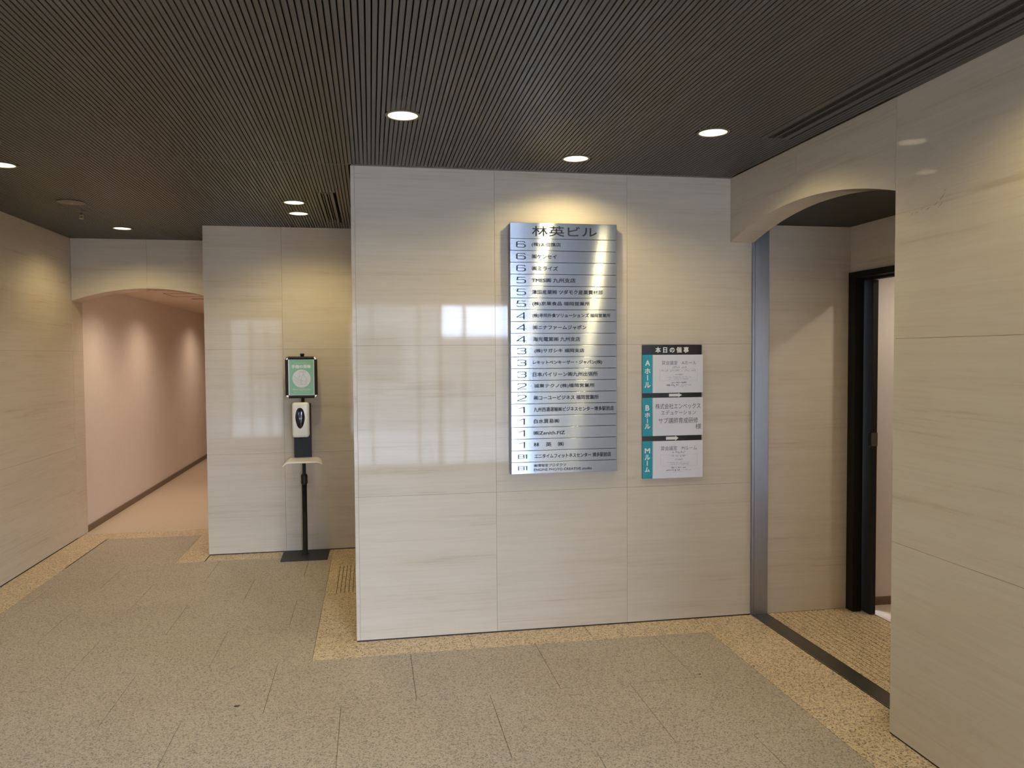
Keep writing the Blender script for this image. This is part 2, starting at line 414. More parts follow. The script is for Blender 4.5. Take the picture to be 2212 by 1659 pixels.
def header_x(name, lo, hi, mat, x0, x1):
    pts = [p for p in AP if lo - 1e-6 <= p[0] <= hi + 1e-6]
    def zat(y):
        for (a, z0), (c, z1) in zip(AP, AP[1:]):
            if a <= y <= c: return z0 + (z1 - z0) * (y - a) / (c - a)
        return AP[-1][1]
    if abs(pts[0][0] - lo) > 1e-6: pts = [(lo, zat(lo))] + pts
    if abs(pts[-1][0] - hi) > 1e-6: pts = pts + [(hi, zat(hi))]
    return MB().prism(pts + [(hi, H), (lo, H)], 0, x0, x1).build(name, mat, wa)
header_x('stone_panel', YO + GP * 2, YH - GP, 'stone', XR, XJ); header_x('stone_panel', YH + GP, YM - .0005, 'stone', XR, XJ)
box('header_core', XR + .03, XJ, YO, YM, H - .02, HT, 'joint', wa)
box('header_joint', XR + .003, XJ - .003, YH - .004, YH + .004, 2.345, H, 'joint', wa)
box('header_joint', XR + .003, XJ - .003, YO - .004, YO + .006, 2.245, H, 'joint', wa)

wl_arch = struct(empty('wall_archway_left', (-1.9, YD, 2.1)), 'arched travertine header over the corridor mouth on the left', 'arch')
AL = arc_pts(XL, XC, 2.068, 0.112)
def header_y(lo, hi):
    pts = [p for p in AL if lo < p[0] < hi]
    def zat(x):
        for (a, z0), (c, z1) in zip(AL, AL[1:]):
            if a <= x <= c: return z0 + (z1 - z0) * (x - a) / (c - a)
        return AL[-1][1]
    pts = [(lo, zat(lo))] + pts + [(hi, zat(hi))]
    return MB().prism(pts + [(hi, H), (lo, H)], 1, YD, YD + .25).build('stone_panel', 'stone', wl_arch)
header_y(XL + .001, -1.918 - GP); header_y(-1.918 + GP, XC + .015)
box('header_joint', -1.922, -1.914, YD + .003, YD + .24, 2.188, H, 'joint', wl_arch)
box('header_core', XL, XC + .02, YD + .03, YD + .25, H - .02, HT, 'joint', wl_arch)

# corridor beyond the left arch
CZT = 2.232
wc = struct(box('wall_corridor_left', XL - .12, XL - .012, 7.64, 14.0, 0, CZT + .1, 'plaster'), 'plain pinkish corridor wall beyond the left arch', 'wall')
struct(box('wall_corridor_right', XC + .012, XC + .1, 7.75, 14.0, 0, CZT + .1, 'plaster'), 'plain right-hand wall of the corridor beyond the left arch', 'wall')
struct(box('wall_corridor_end', XL - .12, XC + .1, 14.0, 14.1, 0, CZT + .1, 'plaster'), 'plain end wall of the corridor beyond the left arch', 'wall')
struct(box('floor_corridor', XL - .1, XC + .1, 7.555, 14.0, -.06, 0.001, 'corridor_floor'), 'smooth beige corridor floor beyond the left arch', 'floor')
cc = struct(box('ceiling_corridor', XL - .12, XC + .1, YD + .25, 14.0, CZT, CZT + .1, 'corridor_ceiling'), 'plain warm-lit corridor ceiling beyond the left arch', 'ceiling')
hp = MB()
for q in ((-2.09, -1.64, 8.62, 8.626), (-2.09, -1.64, 9.066, 9.072), (-2.09, -2.084, 8.626, 9.066), (-1.646, -1.64, 8.626, 9.066)): hp.box(*q, CZT - .003, CZT)
hp.build('access_panel_frame', 'skirting', cc)
struct(box('baseboard_corridor', XL - .012, XL + .002, 7.64, 14.0, 0.001, 0.056, 'skirting'), 'brown skirting along the left corridor wall', 'baseboard')

# vestibule beyond the right arch
wv = struct(box('wall_vestibule', 2.342, 2.90, YM + .003, YM + .12, 0, 2.6, 'joint'), 'travertine wall of the small vestibule beyond the right arch', 'wall')
panels_y(wv, YM, [2.343, 2.880], [0.002, 2.34])
wvs = struct(empty('wall_vestibule_side', (2.88, 3.6, 2.06)), 'travertine strip above the dark sliding door', 'wall')
box('stone_panel', 2.880, 2.90, YO, YM + TH, 2.0622, 2.34, 'stone', wvs)
box('stone_panel', 2.880, 2.90, YO, 3.40, 0.002, 2.062, 'stone', wvs)
box('side_core', 2.90, 2.99, YO, YM + TH, 2.0622, 2.6, 'joint', wvs)
box('side_core', 2.90, 2.99, YO, 3.40, 0, 2.07, 'joint', wvs)
struct(box('wall_vestibule_near', XJ, 4.2, YO - .12, YO, 0, 2.6, 'stone'), 'travertine wall on the near side of the vestibule', 'wall')
struct(box('ceiling_vestibule', XJ, 2.90, YO, YM + .02, 2.34, 2.42, 'dark_ceiling'), 'dark lowered ceiling of the vestibule beyond the right arch', 'ceiling')
# room behind the sliding door
wi = struct(box('wall_inner_room', 2.975, 4.2, 4.40, 4.50, 0, 2.4, 'inner_plaster'), 'pale plaster wall seen past the dark sliding door', 'wall')
struct(box('baseboard_inner_room', 2.978, 4.2, 4.390, 4.40, 0.002, 0.052, 'skirting'), 'brown skirting at the foot of the wall past the sliding door', 'baseboard')
struct(box('wall_inner_end', 4.2, 4.3, YO, 4.5, 0, 2.4, 'plaster'), 'plaster end wall of the room past the sliding door', 'wall')
struct(box('ceiling_inner_room', 2.90, 4.3, YO, 4.5, 2.4, 2.5, 'plaster'), 'pale ceiling of the room past the sliding door', 'ceiling')

door = struct(empty('door_1', (2.93, 4.0, 0)), 'black sliding door half withdrawn in its black frame', 'door')
fr_ = MB()
fr_.box(2.868, 2.925, 4.308, YM - .002, 0.001, 2.062)
fr_.build('door_jamb', 'door_frame_dark', door)
MB().box(2.868, 2.925, 3.40, 4.308, 2.026, 2.062).build('door_head', 'door_frame_dark', door)
box('door_track', 2.926, 2.972, 3.40, YM - .002, 2.012, 2.062, 'door_frame_dark', door)
leaf = box('door_leaf', 2.930, 2.966, 4.228, YM - .004, 0.006, 2.008, 'dark_door', door, bevel=.002)
ring = MB()
for q in ((4.236, 4.2395), (4.252, 4.2555)): ring.box(2.927, 2.9305, q[0], q[1], 1.015, 1.105)
for q in ((1.015, 1.022), (1.098, 1.105)): ring.box(2.927, 2.9305, 4.2395, 4.252, q[0], q[1])
ring.box(2.927, 2.968, 4.2265, 4.2285, 1.02, 1.10)
ring.build('recessed_pull', 'pull_metal', leaf)

# ------------------------------------------------------------------ glazed entrance behind the camera
win = struct(empty('window_1', (-0.2, YG, 0)), 'glazed entrance front behind the viewpoint with steel mullions', 'window')
ZT = 2.30
box('lintel', XL - .12, XJ, YG - .10, YG, ZT, HT, 'stone', win)
PA, PB = -1.60, -0.40          # solid stone pier between the two glazed bays
box('pier', PA, PB, YG - .10, YG, 0, ZT, 'stone', win)
for MX in ([XL, -2.16, -1.86, PA], [PB, 0.02, 0.645, 0.935, 1.27, XR]):
    for k, x in enumerate(MX):
        w = 0.028 if x in (MX[0], MX[-1], 0.935) else 0.02
        box('mullion', max(MX[0], x - w), min(MX[-1], x + w), YG - .06, YG, 0, ZT, 'frame_steel', win)
    for a, c in zip(MX, MX[1:]):
        box('pane', a + .03, c - .03, YG - .035, YG - .029, 0.09, ZT - .05, 'pane_glass', win)
    box('bottom_rail', MX[0], MX[-1], YG - .055, YG - .005, 0.0, 0.09, 'frame_steel', win)
    box('top_rail', MX[0], MX[-1], YG - .055, YG - .005, ZT - .05, ZT, 'frame_steel', win)
street = struct(box('floor_pavement', -25, 25, -8.0, YG - .1, -.2, -.02, 'pavement'), 'paved walk outside the entrance', 'pavement')
struct(box('floor_street', -25, 25, -40, -8.0, -.3, -.12, 'asphalt'), 'asphalt street outside the entrance', 'street')
bld = struct(empty('wall_across_street', (-8, -21, 0)), 'grey building front across the street', 'building')
box('facade', -20, 2.6, -22, -21, -.12, 11, 'facade_far', bld)
box('added_sky_blocker', 2.6, 26, -31, -30, -.12, 2.5, 'facade_far', bld)  # unseen block added to cut the bright sky mirrored in the sign wall
for k in range(9):
    for j in range(3): box('far_window', -18.5 + k * 2.25, -16.9 + k * 2.25, -20.99, -20.95, .6 + j * 3.2, 2.6 + j * 3.2, 'facade_glass', bld)

# ------------------------------------------------------------------ downlights (positions first, the slats are cut round them)
LAMPS = [
    (0.149, 3.440, 'recessed round downlight left of the directory, largest in view'),
    (1.580, 3.480, 'recessed round downlight nearest the arched opening on the right'),
    (1.073, 4.050, 'recessed round downlight directly above the steel directory sign'),
    (-0.490, 5.480, 'front one of the two close-set downlights beside the short slot vent'),
    (-0.497, 5.895, 'rear one of the two close-set downlights beside the short slot vent'),
    (-1.933, 6.765, 'recessed round downlight in front of the left arch'),
    (-1.915, 4.635, 'recessed round downlight cut off by the left picture edge'),
    (1.640, 1.900, 'recessed downlight close to the right wall, just above the picture'),
    (0.149, 1.300, 'recessed downlight overhead behind the viewpoint'),
    (-1.915, 2.600, 'recessed downlight near the left wall, outside the picture'),
    (1.640, 0.200, 'recessed downlight near the right wall behind the viewpoint'),
    (-1.915, 0.500, 'recessed downlight near the left wall behind the viewpoint'),
]
HOLE_R = 0.070
VENTS = [(-0.318, -0.222, 5.13, 6.25), (1.842, 1.985, 0.9, 3.535)]
def downlight(x, y, z, label, power, rgb, group, bulbmat='bulb', r=0.075, spot=150, blend=0.62):
    t = tag(empty('downlight', (x, y, z)), label, 'downlight', group)
    MB().lathe([(r - .011, z - .002), (r - .010, z - .0045), (r, z - .0035), (r + .0015, z - .0005), (r - .004, z + .002), (r - .011, z + .003)], x, y, 40, True).build('trim_ring', 'trim_bronze', t, smooth=True)
    MB().lathe([(r - .0115, z - .0015), (r - .013, z + .02), (r - .022, z + .05), (r - .036, z + .068), (0.002, z + .070)], x, y, 40).build('reflector', 'reflector', t, smooth=True, fix=True)
    MB().lathe([(0.001, z + .050), (0.018, z + .051), (0.026, z + .055), (0.030, z + .062), (0.030, z + .069)], x, y, 24).build('bulb', bulbmat, t, smooth=True)
    ld = bpy.data.lights.new('downlight_beam', 'SPOT'); ld.energy = power; ld.color = rgb
    ld.spot_size = math.radians(spot); ld.spot_blend = blend; ld.shadow_soft_size = 0.030
    lo = bpy.data.objects.new('downlight_beam', ld); link(lo, t, (x, y, z - .006))
    return t
for x, y, lab in LAMPS: downlight(x, y, H, lab, LAMP_W, LAMP_RGB, 'round downlights in the slatted ceiling')
for y, lab in ((7.96, 'corridor downlight just behind the left arch'), (9.41, 'bright corridor downlight seen through the left arch'), (12.0, 'far downlight deep in the corridor')):
    downlight(-1.905, y, CZT, lab, CORR_W, CORR_RGB, 'downlights in the corridor ceiling', 'bulb_warm', r=0.07, spot=150, blend=0.9)
downlight(2.58, 3.30, 2.34, 'added unseen downlight in the dark vestibule ceiling beyond the right arch', 2.0, LAMP_RGB, 'added downlights in side rooms', spot=168, blend=1.0)  # extra lamp added to brighten the dim vestibule
downlight(3.5, 3.7, 2.4, 'added unseen downlight in the room past the sliding door', 44.0, (1.0, .88, .74), 'added downlights in side rooms', 'bulb_warm')  # unseen lamp added so the room past the door is lit

# ------------------------------------------------------------------ slatted ceiling
ceil = struct(box('ceiling', XL - .12, XJ, YG - .1, YD + .03, H + .13, H + .19, 'ceiling_void'), 'dark brown ceiling of narrow metal slats', 'ceiling')
SP, SW, SD = 0.02006, 0.0150, 0.014
def cut(x, y0, y1):
    seg = [(y0, y1)]
    holes = []
    for lx, ly, _ in LAMPS:
        d = abs(x - lx)
        if d < HOLE_R + SW / 2:
            h_ = math.sqrt(max(0, HOLE_R ** 2 - max(0, d - SW / 2) ** 2)); holes.append((ly - h_, ly + h_))
    for vx0, vx1, vy0, vy1 in VENTS:
        if vx0 - SW / 2 < x < vx1 + SW / 2: holes.append((vy0, vy1))
    for a, c in holes:
        nxt = []
        for s, e in seg:
            if c <= s or a >= e: nxt.append((s, e)); continue
            if a > s: nxt.append((s, a))
            if c < e: nxt.append((c, e))
        seg = nxt
    return seg
def slat_run(x_lo, x_hi, y0, y1, limit):
    k0 = math.ceil((x_lo + SW / 2 - 0.046) / SP); xs = []
    while 0.046 + k0 * SP + SW / 2 < x_hi: xs.append(0.046 + k0 * SP); k0 += 1
    xs.sort(key=lambda v: -v)
    shared = None; rest = MB()
    for i, x in enumerate(xs):
        sg = cut(x, y0, y1); whole = len(sg) == 1 and sg[0] == (y0, y1)
        if i >= limit:
            for a, c in sg: rest.box(x - SW / 2, x + SW / 2, a, c, H, H + SD)
            continue
        if whole and shared is not None:
            link(bpy.data.objects.new('slat', shared), ceil, (x, (y0 + y1) / 2, H)); continue
        m_ = MB()
        for a, c in sg: m_.box(x - SW / 2, x + SW / 2, a, c, H, H + SD)
        if not m_.v: continue
        o = m_.build('slat', 'slat', ceil, origin=(x, (y0 + y1) / 2, H))
        if whole: shared = o.data
    return rest
YS1 = YM - .030
slat_run(XL, XR, YG, YS1, 999)
rest = slat_run(XL, XA, YM - .018, YB - .004, 67)
r2 = slat_run(XL, XC, YB + .006, YD, 0)
n0 = len(rest.v); rest.v += r2.v; rest.f += [tuple(i + n0 for i in q) for q in r2.f]
ro = rest.build('far_slats', 'slat', ceil); ro['kind'] = 'stuff'
box('ceiling_seam', XL, XA, YM - .029, YM - .019, H - .0005, H + .012, 'vent_metal', ceil)
box('ceiling_seam', XL, XC, YB - .003, YB + .005, H - .0005, H + .012, 'vent_metal', ceil)

# slot vents
def slot_vent(x0, x1, y0, y1, label, bars, metal='vent_metal'):
    t = tag(empty('slot_vent', ((x0 + x1) / 2, (y0 + y1) / 2, H)), label, 'air vent', 'linear slot air vents in the ceiling')
    box('throat', x0, x1, y0, y1, H + .03, H + .04, 'black_slot', t)
    m_ = MB(); fw = .014
    m_.box(x0, x1, y0, y0 + fw, H - .003, H + .03); m_.box(x0, x1, y1 - fw, y1, H - .003, H + .03)
    m_.box(x0, x0 + bars[0], y0 + fw, y1 - fw, H - .003, H + .03); m_.box(x1 - bars[0], x1, y0 + fw, y1 - fw, H - .003, H + .03)
    m_.build('vent_frame', metal, t)
    xm = (x0 + x1) / 2
    box('divider', xm - bars[1], xm + bars[1], y0 + fw, y1 - fw, H - .002, H + .03, metal, t)
    for s in (-1, 1):
        xc = xm + s * (bars[1] + (x1 - x0) / 2 - bars[0]) / 2
        box('deflector_blade', xc - .002, xc + .002, y0 + fw, y1 - fw, H + .004, H + .022, metal, t)
    return t
slot_vent(*VENTS[0], 'short black twin-slot ceiling vent beside the paired downlights', (.018, .006))
slot_vent(*VENTS[1], 'long slot ceiling vent, metal darkened as shade, running along the right wall', (.030, .005), 'slat')  # darker slat metal paints in the weaker light on this vent
# round speakers and the sprinkler
def speaker(x, y, label):
    t = tag(empty('ceiling_speaker', (x, y, H)), label, 'speaker', 'round ceiling speakers')
    MB().lathe([(0.086, H - .001), (0.090, H - .005), (0.084, H - .008), (0.080, H - .006)], x, y, 40).build('rim', 'speaker_grille', t, smooth=True)
    MB().lathe([(0.081, H - .0062), (0.05, H - .009), (0.001, H - .010)], x, y, 40).build('grille', 'speaker_grille', t, smooth=True)
    MB().lathe([(0.012, H - .0098), (0.010, H - .013), (0.001, H - .0135)], x, y, 16).build('centre_cap', 'steel_bright', t, smooth=True)
speaker(-1.930, 5.67, 'round brown ceiling speaker above the sprinkler head at left')
speaker(-1.785, 4.10, 'round brown ceiling speaker cut by the left picture edge')
sp = tag(empty('sprinkler_head', (-1.985, 6.02, H)), 'small brass sprinkler head hanging from the ceiling at left', 'sprinkler')
sx, sy = -1.985, 6.02
MB().lathe([(0.030, H - .0005), (0.028, H - .004), (0.008, H - .006)], sx, sy, 24).build('escutcheon', 'vent_metal', sp, smooth=True)
MB().lathe([(0.007, H - .004), (0.007, H - .022), (0.010, H - .024), (0.010, H - .030), (0.004, H - .032)], sx, sy, 16).build('body', 'brass', sp, smooth=True)
yk = MB()
for s in (-1, 1): yk.prism([(sx + s * .008, H - .028), (sx + s * .011, H - .028), (sx + s * .013, H - .042), (sx + s * .003, H - .052), (sx + s * .001, H - .050), (sx + s * .010, H - .041)], 1, sy - .002, sy + .002)
yk.build('yoke', 'brass', sp)
MB().lathe([(0.001, H - .051), (0.016, H - .052), (0.016, H - .054), (0.001, H - .054)], sx, sy, 20).build('deflector', 'brass', sp, smooth=True)

# ------------------------------------------------------------------ directory sign
DX0, DX1, DZ0, DZ1 = 0.7700, 1.3860, 0.9075, 2.3140
DY = YM - 0.046
dsg = tag(empty('directory_sign', ((DX0 + DX1) / 2, YM, DZ0)), 'tall brushed steel building directory of stacked name plates', 'sign')
box('backing', DX0 - .002, DX1 + .001, YM - .030, YM - .0005, DZ0 - .002, DZ1 - .006, 'frame_steel', dsg)
box('backing_core', DX0 + .006, DX1 - .006, DY + .008, YM - .030, DZ0 + .006, DZ1 - .006, 'black_slot', dsg)
HB = 0.0887; RH = (DZ1 - DZ0 - HB) / 20
def plate(z0, z1, name):
    ang = random.uniform(-0.009, 0.009); zc = (z0 + z1) / 2; q = 0.0009
    m_ = MB().box(DX0, DX1, DY, DY + .009, z0 + q, z1 - q)
    m_.v = [(x, y + (z - zc) * ang, z) for x, y, z in m_.v]
    return m_.build(name, 'brushed_plate', dsg, bevel=.0012, seg=2), zc, ang
def U(zx, L=180, Rr=1960): return DX0 + (zx - L) / (Rr - L) * (DX1 - DX0)
pz1 = DZ1; pz0 = DZ1 - HB
pl_, zc, an = plate(pz0, pz1, 'header_plate')
text('title_lettering', '林英ビル', U(540), U(1620), zc - .030, zc + .027, DY - .0005, 'ink_dark', pl_, bold=.0010, tilt=(zc, an))
ROWS = [('6', '(株)太田旗店', 535, 1015), ('6', '㈱ケンセイ', 535, 945), ('6', '㈱ミライズ', 535, 965), ('5', 'TMES㈱ 九州支店', 535, 1260),
        ('5', '津田産業㈱ ツダモク産業資材部', 535, 1720), ('5', '(株)京果食品 福岡営業所', 540, 1500), ('4', '(株)寺岡外食ソリューションズ 福岡営業所', 540, 1850),
        ('4', '㈱ニナファームジャポン', 545, 1440), ('4', '海光電業㈱ 九州支店', 548, 1335), ('3', '(株)サガシキ 福岡支店', 570, 1405),
        ('3', 'レキットベンキーザー・ジャパン(株)', 545, 1705), ('3', '日本バイリーン㈱九州出張所', 540, 1630), ('2', '城東テクノ(株)福岡営業所', 560, 1575),
        ('2', '㈱コーユービジネス 福岡営業所', 553, 1645), ('1', '九州西濃運輸㈱ビジネスセンター博多駅前店', 553, 1905), ('1', '白水貿易㈱', 553, 975),
        ('1', '㈱Zenith.FIZ', 545, 1070), ('1', '林　英　㈱', 545, 1050), ('B1', 'エニタイムフィットネスセンター 博多駅前店', 565, 1855), ('B1', None, 0, 0)]
GLY = {'6': [[(.93, .84), (.84, .98), (.2, .98), (.05, .84), (.05, .15), (.2, .02), (.8, .02), (.95, .15), (.95, .42), (.8, .57), (.2, .57), (.06, .46)]],
       '5': [[(.95, .98), (.12, .98), (.07, .56), (.8, .59), (.95, .45), (.95, .15), (.8, .02), (.16, .02), (.03, .14)]],
       '4': [[(.78, 0), (.78, .98), (.04, .28), (.04, .24), (1, .24)]],
       '3': [[(.05, .84), (.18, .98), (.8, .98), (.94, .88), (.94, .65), (.8, .53), (.4, .53)], [(.8, .53), (.96, .40), (.96, .14), (.8, .02), (.16, .02), (.03, .15)]],
       '2': [[(.05, .82), (.2, .98), (.8, .98), (.95, .85), (.95, .64), (.8, .5), (.06, .08), (.06, .02), (1, .02)]],
       '1': [[(0, .70), (.86, .96), (.90, .98), (.90, 0)]],
       'B1': [[(.03, .02), (.03, .98), (.55, .98), (.65, .9), (.65, .6), (.55, .52), (.03, .52)], [(.55, .52), (.67, .42), (.67, .1), (.57, .02), (.03, .02)], [(.80, .84), (.95, .98), (.97, .98), (.97, 0)]]}
def floor_number(num, x0, x1, z0, z1, parent, tilt):
    m_ = MB(); ya = DY - .0008; yb = DY + .0004
    for pts in GLY[num]:
        q = [(x0 + u * (x1 - x0), z0 + v * (z1 - z0)) for u, v in pts]
        for (ax, az), (bx_, bz_) in zip(q, q[1:]):
            d = math.hypot(bx_ - ax, bz_ - az) or 1; ux, uz = (bx_ - ax) / d, (bz_ - az) / d
            w = (.0027 + .0042 * uz * uz) * (.8 if num == 'B1' else 1) / 2
            ax, az, bx2, bz2 = ax - ux * w * .6, az - uz * w * .6, bx_ + ux * w * .6, bz_ + uz * w * .6
            m_.prism([(ax - uz * w, az + ux * w), (bx2 - uz * w, bz2 + ux * w), (bx2 + uz * w, bz2 - ux * w), (ax + uz * w, az - ux * w)], 1, ya, yb)
    m_.v = [(x, y + (z - tilt[0]) * tilt[1], z) for x, y, z in m_.v]
    return m_.build('floor_number', 'ink_dark', parent)
for k, (num, body, a, c) in enumerate(ROWS):
    z1 = DZ1 - HB - k * RH; z0 = z1 - RH
    pl_, zc, an = plate(z0, z1, 'name_plate')
    fa, fb, fh = {'B1': (292, 434, .011), '1': (306, 404, .0155)}.get(num, (282, 432, .0165))
    floor_number(num, U(fa), U(fb), zc - fh, zc + fh, pl_, (zc, an))
    hh = .0125
    if body: text('lettering', body, U(a), U(c), zc - hh, zc + hh, DY - .0005, 'ink_dark', pl_, bold=.0009, tilt=(zc, an))
    else:
        text('lettering', '㈱博報堂プロダクツ', U(550), U(1090), zc + .004, zc + .022, DY - .0005, 'ink_dark', pl_, bold=.0004, tilt=(zc, an))
        text('lettering', 'ENGINE PHOTO CREATIVE studio', U(550), U(1525), zc - .018, zc - .004, DY - .0005, 'ink_dark', pl_, bold=.0004, tilt=(zc, an))

# ------------------------------------------------------------------ event board
EX0, EX1, EZ0, EZ1 = 1.5505, 1.9150, 0.851, 1.6305
EY = YM - .012
ev = tag(empty('event_board', ((EX0 + EX1) / 2, YM, EZ0)), 'black, teal and white notice board of three hall cards', 'notice board')
def eu(zx): return EX0 + (zx - 290) / (1620 - 290) * (EX1 - EX0)
KZ = (EZ1 - EZ0) / 287.8
def ed(y): return EZ1 - ((y / 10.37 + 730) - 745.4) * KZ      # rows of the upper view
def ee(y): return EZ1 - ((y / 10.37 + 880) - 745.4) * KZ      # rows of the lower view
box('backing', EX0 + .001, EX1 - .001, EY + .001, YM - .0005, EZ0 + .001, EZ1 - .001, 'board_black', ev)
hd = box('header_bar', EX0, EX1, EY - .002, EY + .002, ed(378), EZ1, 'board_black', ev)
text('title_lettering', '本 日 の 催 事', eu(575), eu(1325), ed(338), ed(205), EY - .0026, 'ink_white', hd, bold=.0020)
XT = eu(508)
cells = [(ed(378), ed(1232)), (ed(1335), ee(636)), (ee(750), EZ0)]
bars = [(ed(1232), ed(1335), 880, 1175, 1090), (ee(636), ee(750), 815, 1095, 1025)]
LAB = [[('A', 350, 458, ed(500), ed(620)), ('ホ', 340, 466, ed(680), ed(802)), ('|', 392, 412, ed(828), ed(950)), ('ル', 335, 468, ed(985), ed(1112))],
       [('B', 355, 442, ed(1500), ed(1622)), ('ホ', 342, 460, ee(112), ee(218)), ('|', 390, 408, ee(240), ee(346)), ('ル', 340, 460, ee(362), ee(472))],
       [('M', 340, 458, ee(905), ee(1022)), ('ル', 338, 460, ee(1050), ee(1168)), ('|', 386, 406, ee(1185), ee(1300)), ('ム', 342, 450, ee(1330), ee(1440))]]
cards = []
for (zt, zb), lab in zip(cells, LAB):
    te = box('hall_label', EX0, XT, EY - .002, EY + .002, zb, zt, 'board_teal', ev)
    for ch, a, c, t_, b_ in lab:
        if ch == '|': box('lettering', eu(a), eu(c), EY - .0027, EY - .0021, b_, t_, 'ink_white', te)
        else: text('lettering', ch, eu(a), eu(c), b_, t_, EY - .0026, 'ink_white', te, bold=.0020)
    cards.append(box('hall_card', XT + .0005, EX1 + .004, EY - .010, EY - .0005, zb + .0008, zt - .0008, 'board_white', ev))
CY = EY - .0106
for zt, zb, a, c, hx in bars:
    br = box('divider_bar', EX0, EX1, EY - .002, EY + .002, zb, zt, 'board_black', ev)
    zm = (zt + zb) / 2; h1, h2 = (zt - zb) * .30, (zt - zb) * .48
    MB().prism([(eu(a), zm - h1), (eu(hx), zm - h1), (eu(hx), zm - h2), (eu(c), zm), (eu(hx), zm + h2), (eu(hx), zm + h1), (eu(a), zm + h1)], 1, EY - .0028, EY - .0021).build('arrow', 'ink_white', br)
def greek(card, a, c, t_, b_, mat='ink_light'):
    """a line of print too small to read: short unequal strokes"""
    m_ = MB(); x = eu(a); e = eu(c); h_ = t_ - b_
    while x < e:
        w = random.uniform(.25, .7) * h_
        if random.random() < .85: m_.box(x, min(e, x + w), CY - .0002, CY + .0004, b_ + h_ * random.choice((0, .15, .35)), t_ - h_ * random.choice((0, .2, .45)))
        x += w + h_ * .35
    o = m_.build('fine_print', mat, card); o['kind'] = 'stuff'
def outline(card, a, c, t_, b_):
    m_ = MB(); w = .0007
    m_.box(eu(a), eu(c), CY - .0001, CY + .0004, t_ - w, t_); m_.box(eu(a), eu(c), CY - .0001, CY + .0004, b_, b_ + w)
    m_.box(eu(a), eu(a) + w, CY - .0001, CY + .0004, b_, t_); m_.box(eu(c) - w, eu(c), CY - .0001, CY + .0004, b_, t_)
    m_.build('printed_box', 'ink_light', card)
A, B, M_ = cards
text('lettering', '貸会議室　Aホール', eu(705), eu(1480), ed(608), ed(513), CY, 'ink_grey', A)
greek(A, 915, 1260, ed(632), ed(680)); outline(A, 668, 1508, ed(700), ed(960))
greek(A, 705, 1470, ed(712), ed(754)); text('lettering', 'Wi-Fi無料', eu(1005), eu(1180), ed(840), ed(805), CY, 'ink_grey', A)
greek(A, 810, 1360, ed(870), ed(890)); greek(A, 860, 1310, ed(910), ed(935))
greek(A, 925, 1255, ed(986), ed(1020), 'ink_grey'); greek(A, 810, 1115, ed(1040), ed(1075), 'ink_grey'); greek(A, 1150, 1370, ed(1045), ed(1070)); greek(A, 980, 1200, ed(1086), ed(1104))
text('lettering', '株式会社エンベックス', eu(565), eu(1580), ed(1590), ed(1468), CY, 'ink_grey', B, bold=.0003)
text('lettering', 'エデュケーション', eu(695), eu(1475), ee(166), ee(66), CY, 'ink_grey', B, bold=.0003)
text('lettering', 'サブ講師育成研修', eu(635), eu(1525), ee(362), ee(230), CY, 'ink_grey', B, bold=.0003)
text('lettering', '様', eu(1465), eu(1600), ee(498), ee(372), CY, 'ink_grey', B, bold=.0003)
text('lettering', '貸会議室　Mルーム', eu(685), eu(1500), ee(966), ee(868), CY, 'ink_grey', M_)
greek(M_, 950, 1235, ee(986), ee(1034)); outline(M_, 678, 1508, ee(1060), ee(1318))
greek(M_, 925, 1255, ee(1072), ee(1114)); text('lettering', 'Wi-Fi無料', eu(1005), eu(1180), ee(1190), ee(1155), CY, 'ink_grey', M_)
greek(M_, 820, 1340, ee(1226), ee(1248)); greek(M_, 870, 1320, ee(1266), ee(1290))
greek(M_, 930, 1255, ee(1340), ee(1370), 'ink_grey'); greek(M_, 810, 1115, ee(1396), ee(1426), 'ink_grey'); greek(M_, 1150, 1370, ee(1400), ee(1422)); greek(M_, 980, 1200, ee(1436), ee(1452))

# ------------------------------------------------------------------ hand sanitiser stand
PX, PY = -0.531, 6.42
st = tag(empty('sanitizer_stand', (PX, 6.375, 0)), 'black floor stand with green poster and white sanitizer dispenser', 'dispenser stand')
bp = MB().prism([(-.703, 6.225), (-.695, 6.215), (-.358, 6.215), (-.350, 6.225), (-.346, 6.525), (-.354, 6.534), (-.700, 6.534), (-.708, 6.525)], 2, 0.0005, 0.008).build('base_plate', 'base_black', st)
MB().lathe([(0.028, .008), (0.028, .012), (0.019, .014), (0.019, .575), (0.001, .576)], PX, PY, 28).build('lower_pole', 'black_satin', st, smooth=True)
MB().lathe([(0.0195, .562), (0.025, .570), (0.026, .580), (0.0245, .605), (0.026, .630), (0.0225, .640), (0.0145, .648)], PX, PY, 28).build('height_collar', 'black_satin', st, smooth=True)
MB().lathe([(0.0138, .57), (0.0138, 1.584), (0.0165, 1.585), (0.0165, 1.597), (0.014, 1.600), (0.001, 1.600)], PX, PY, 24).build('upper_pole', 'black_satin', st, smooth=True)
def sc(x, z, y):  # a point measured on the plane Y=6.42 moved along the sight line to depth y
    k = y / 6.42; return x * k, CZ + (z - CZ) * k
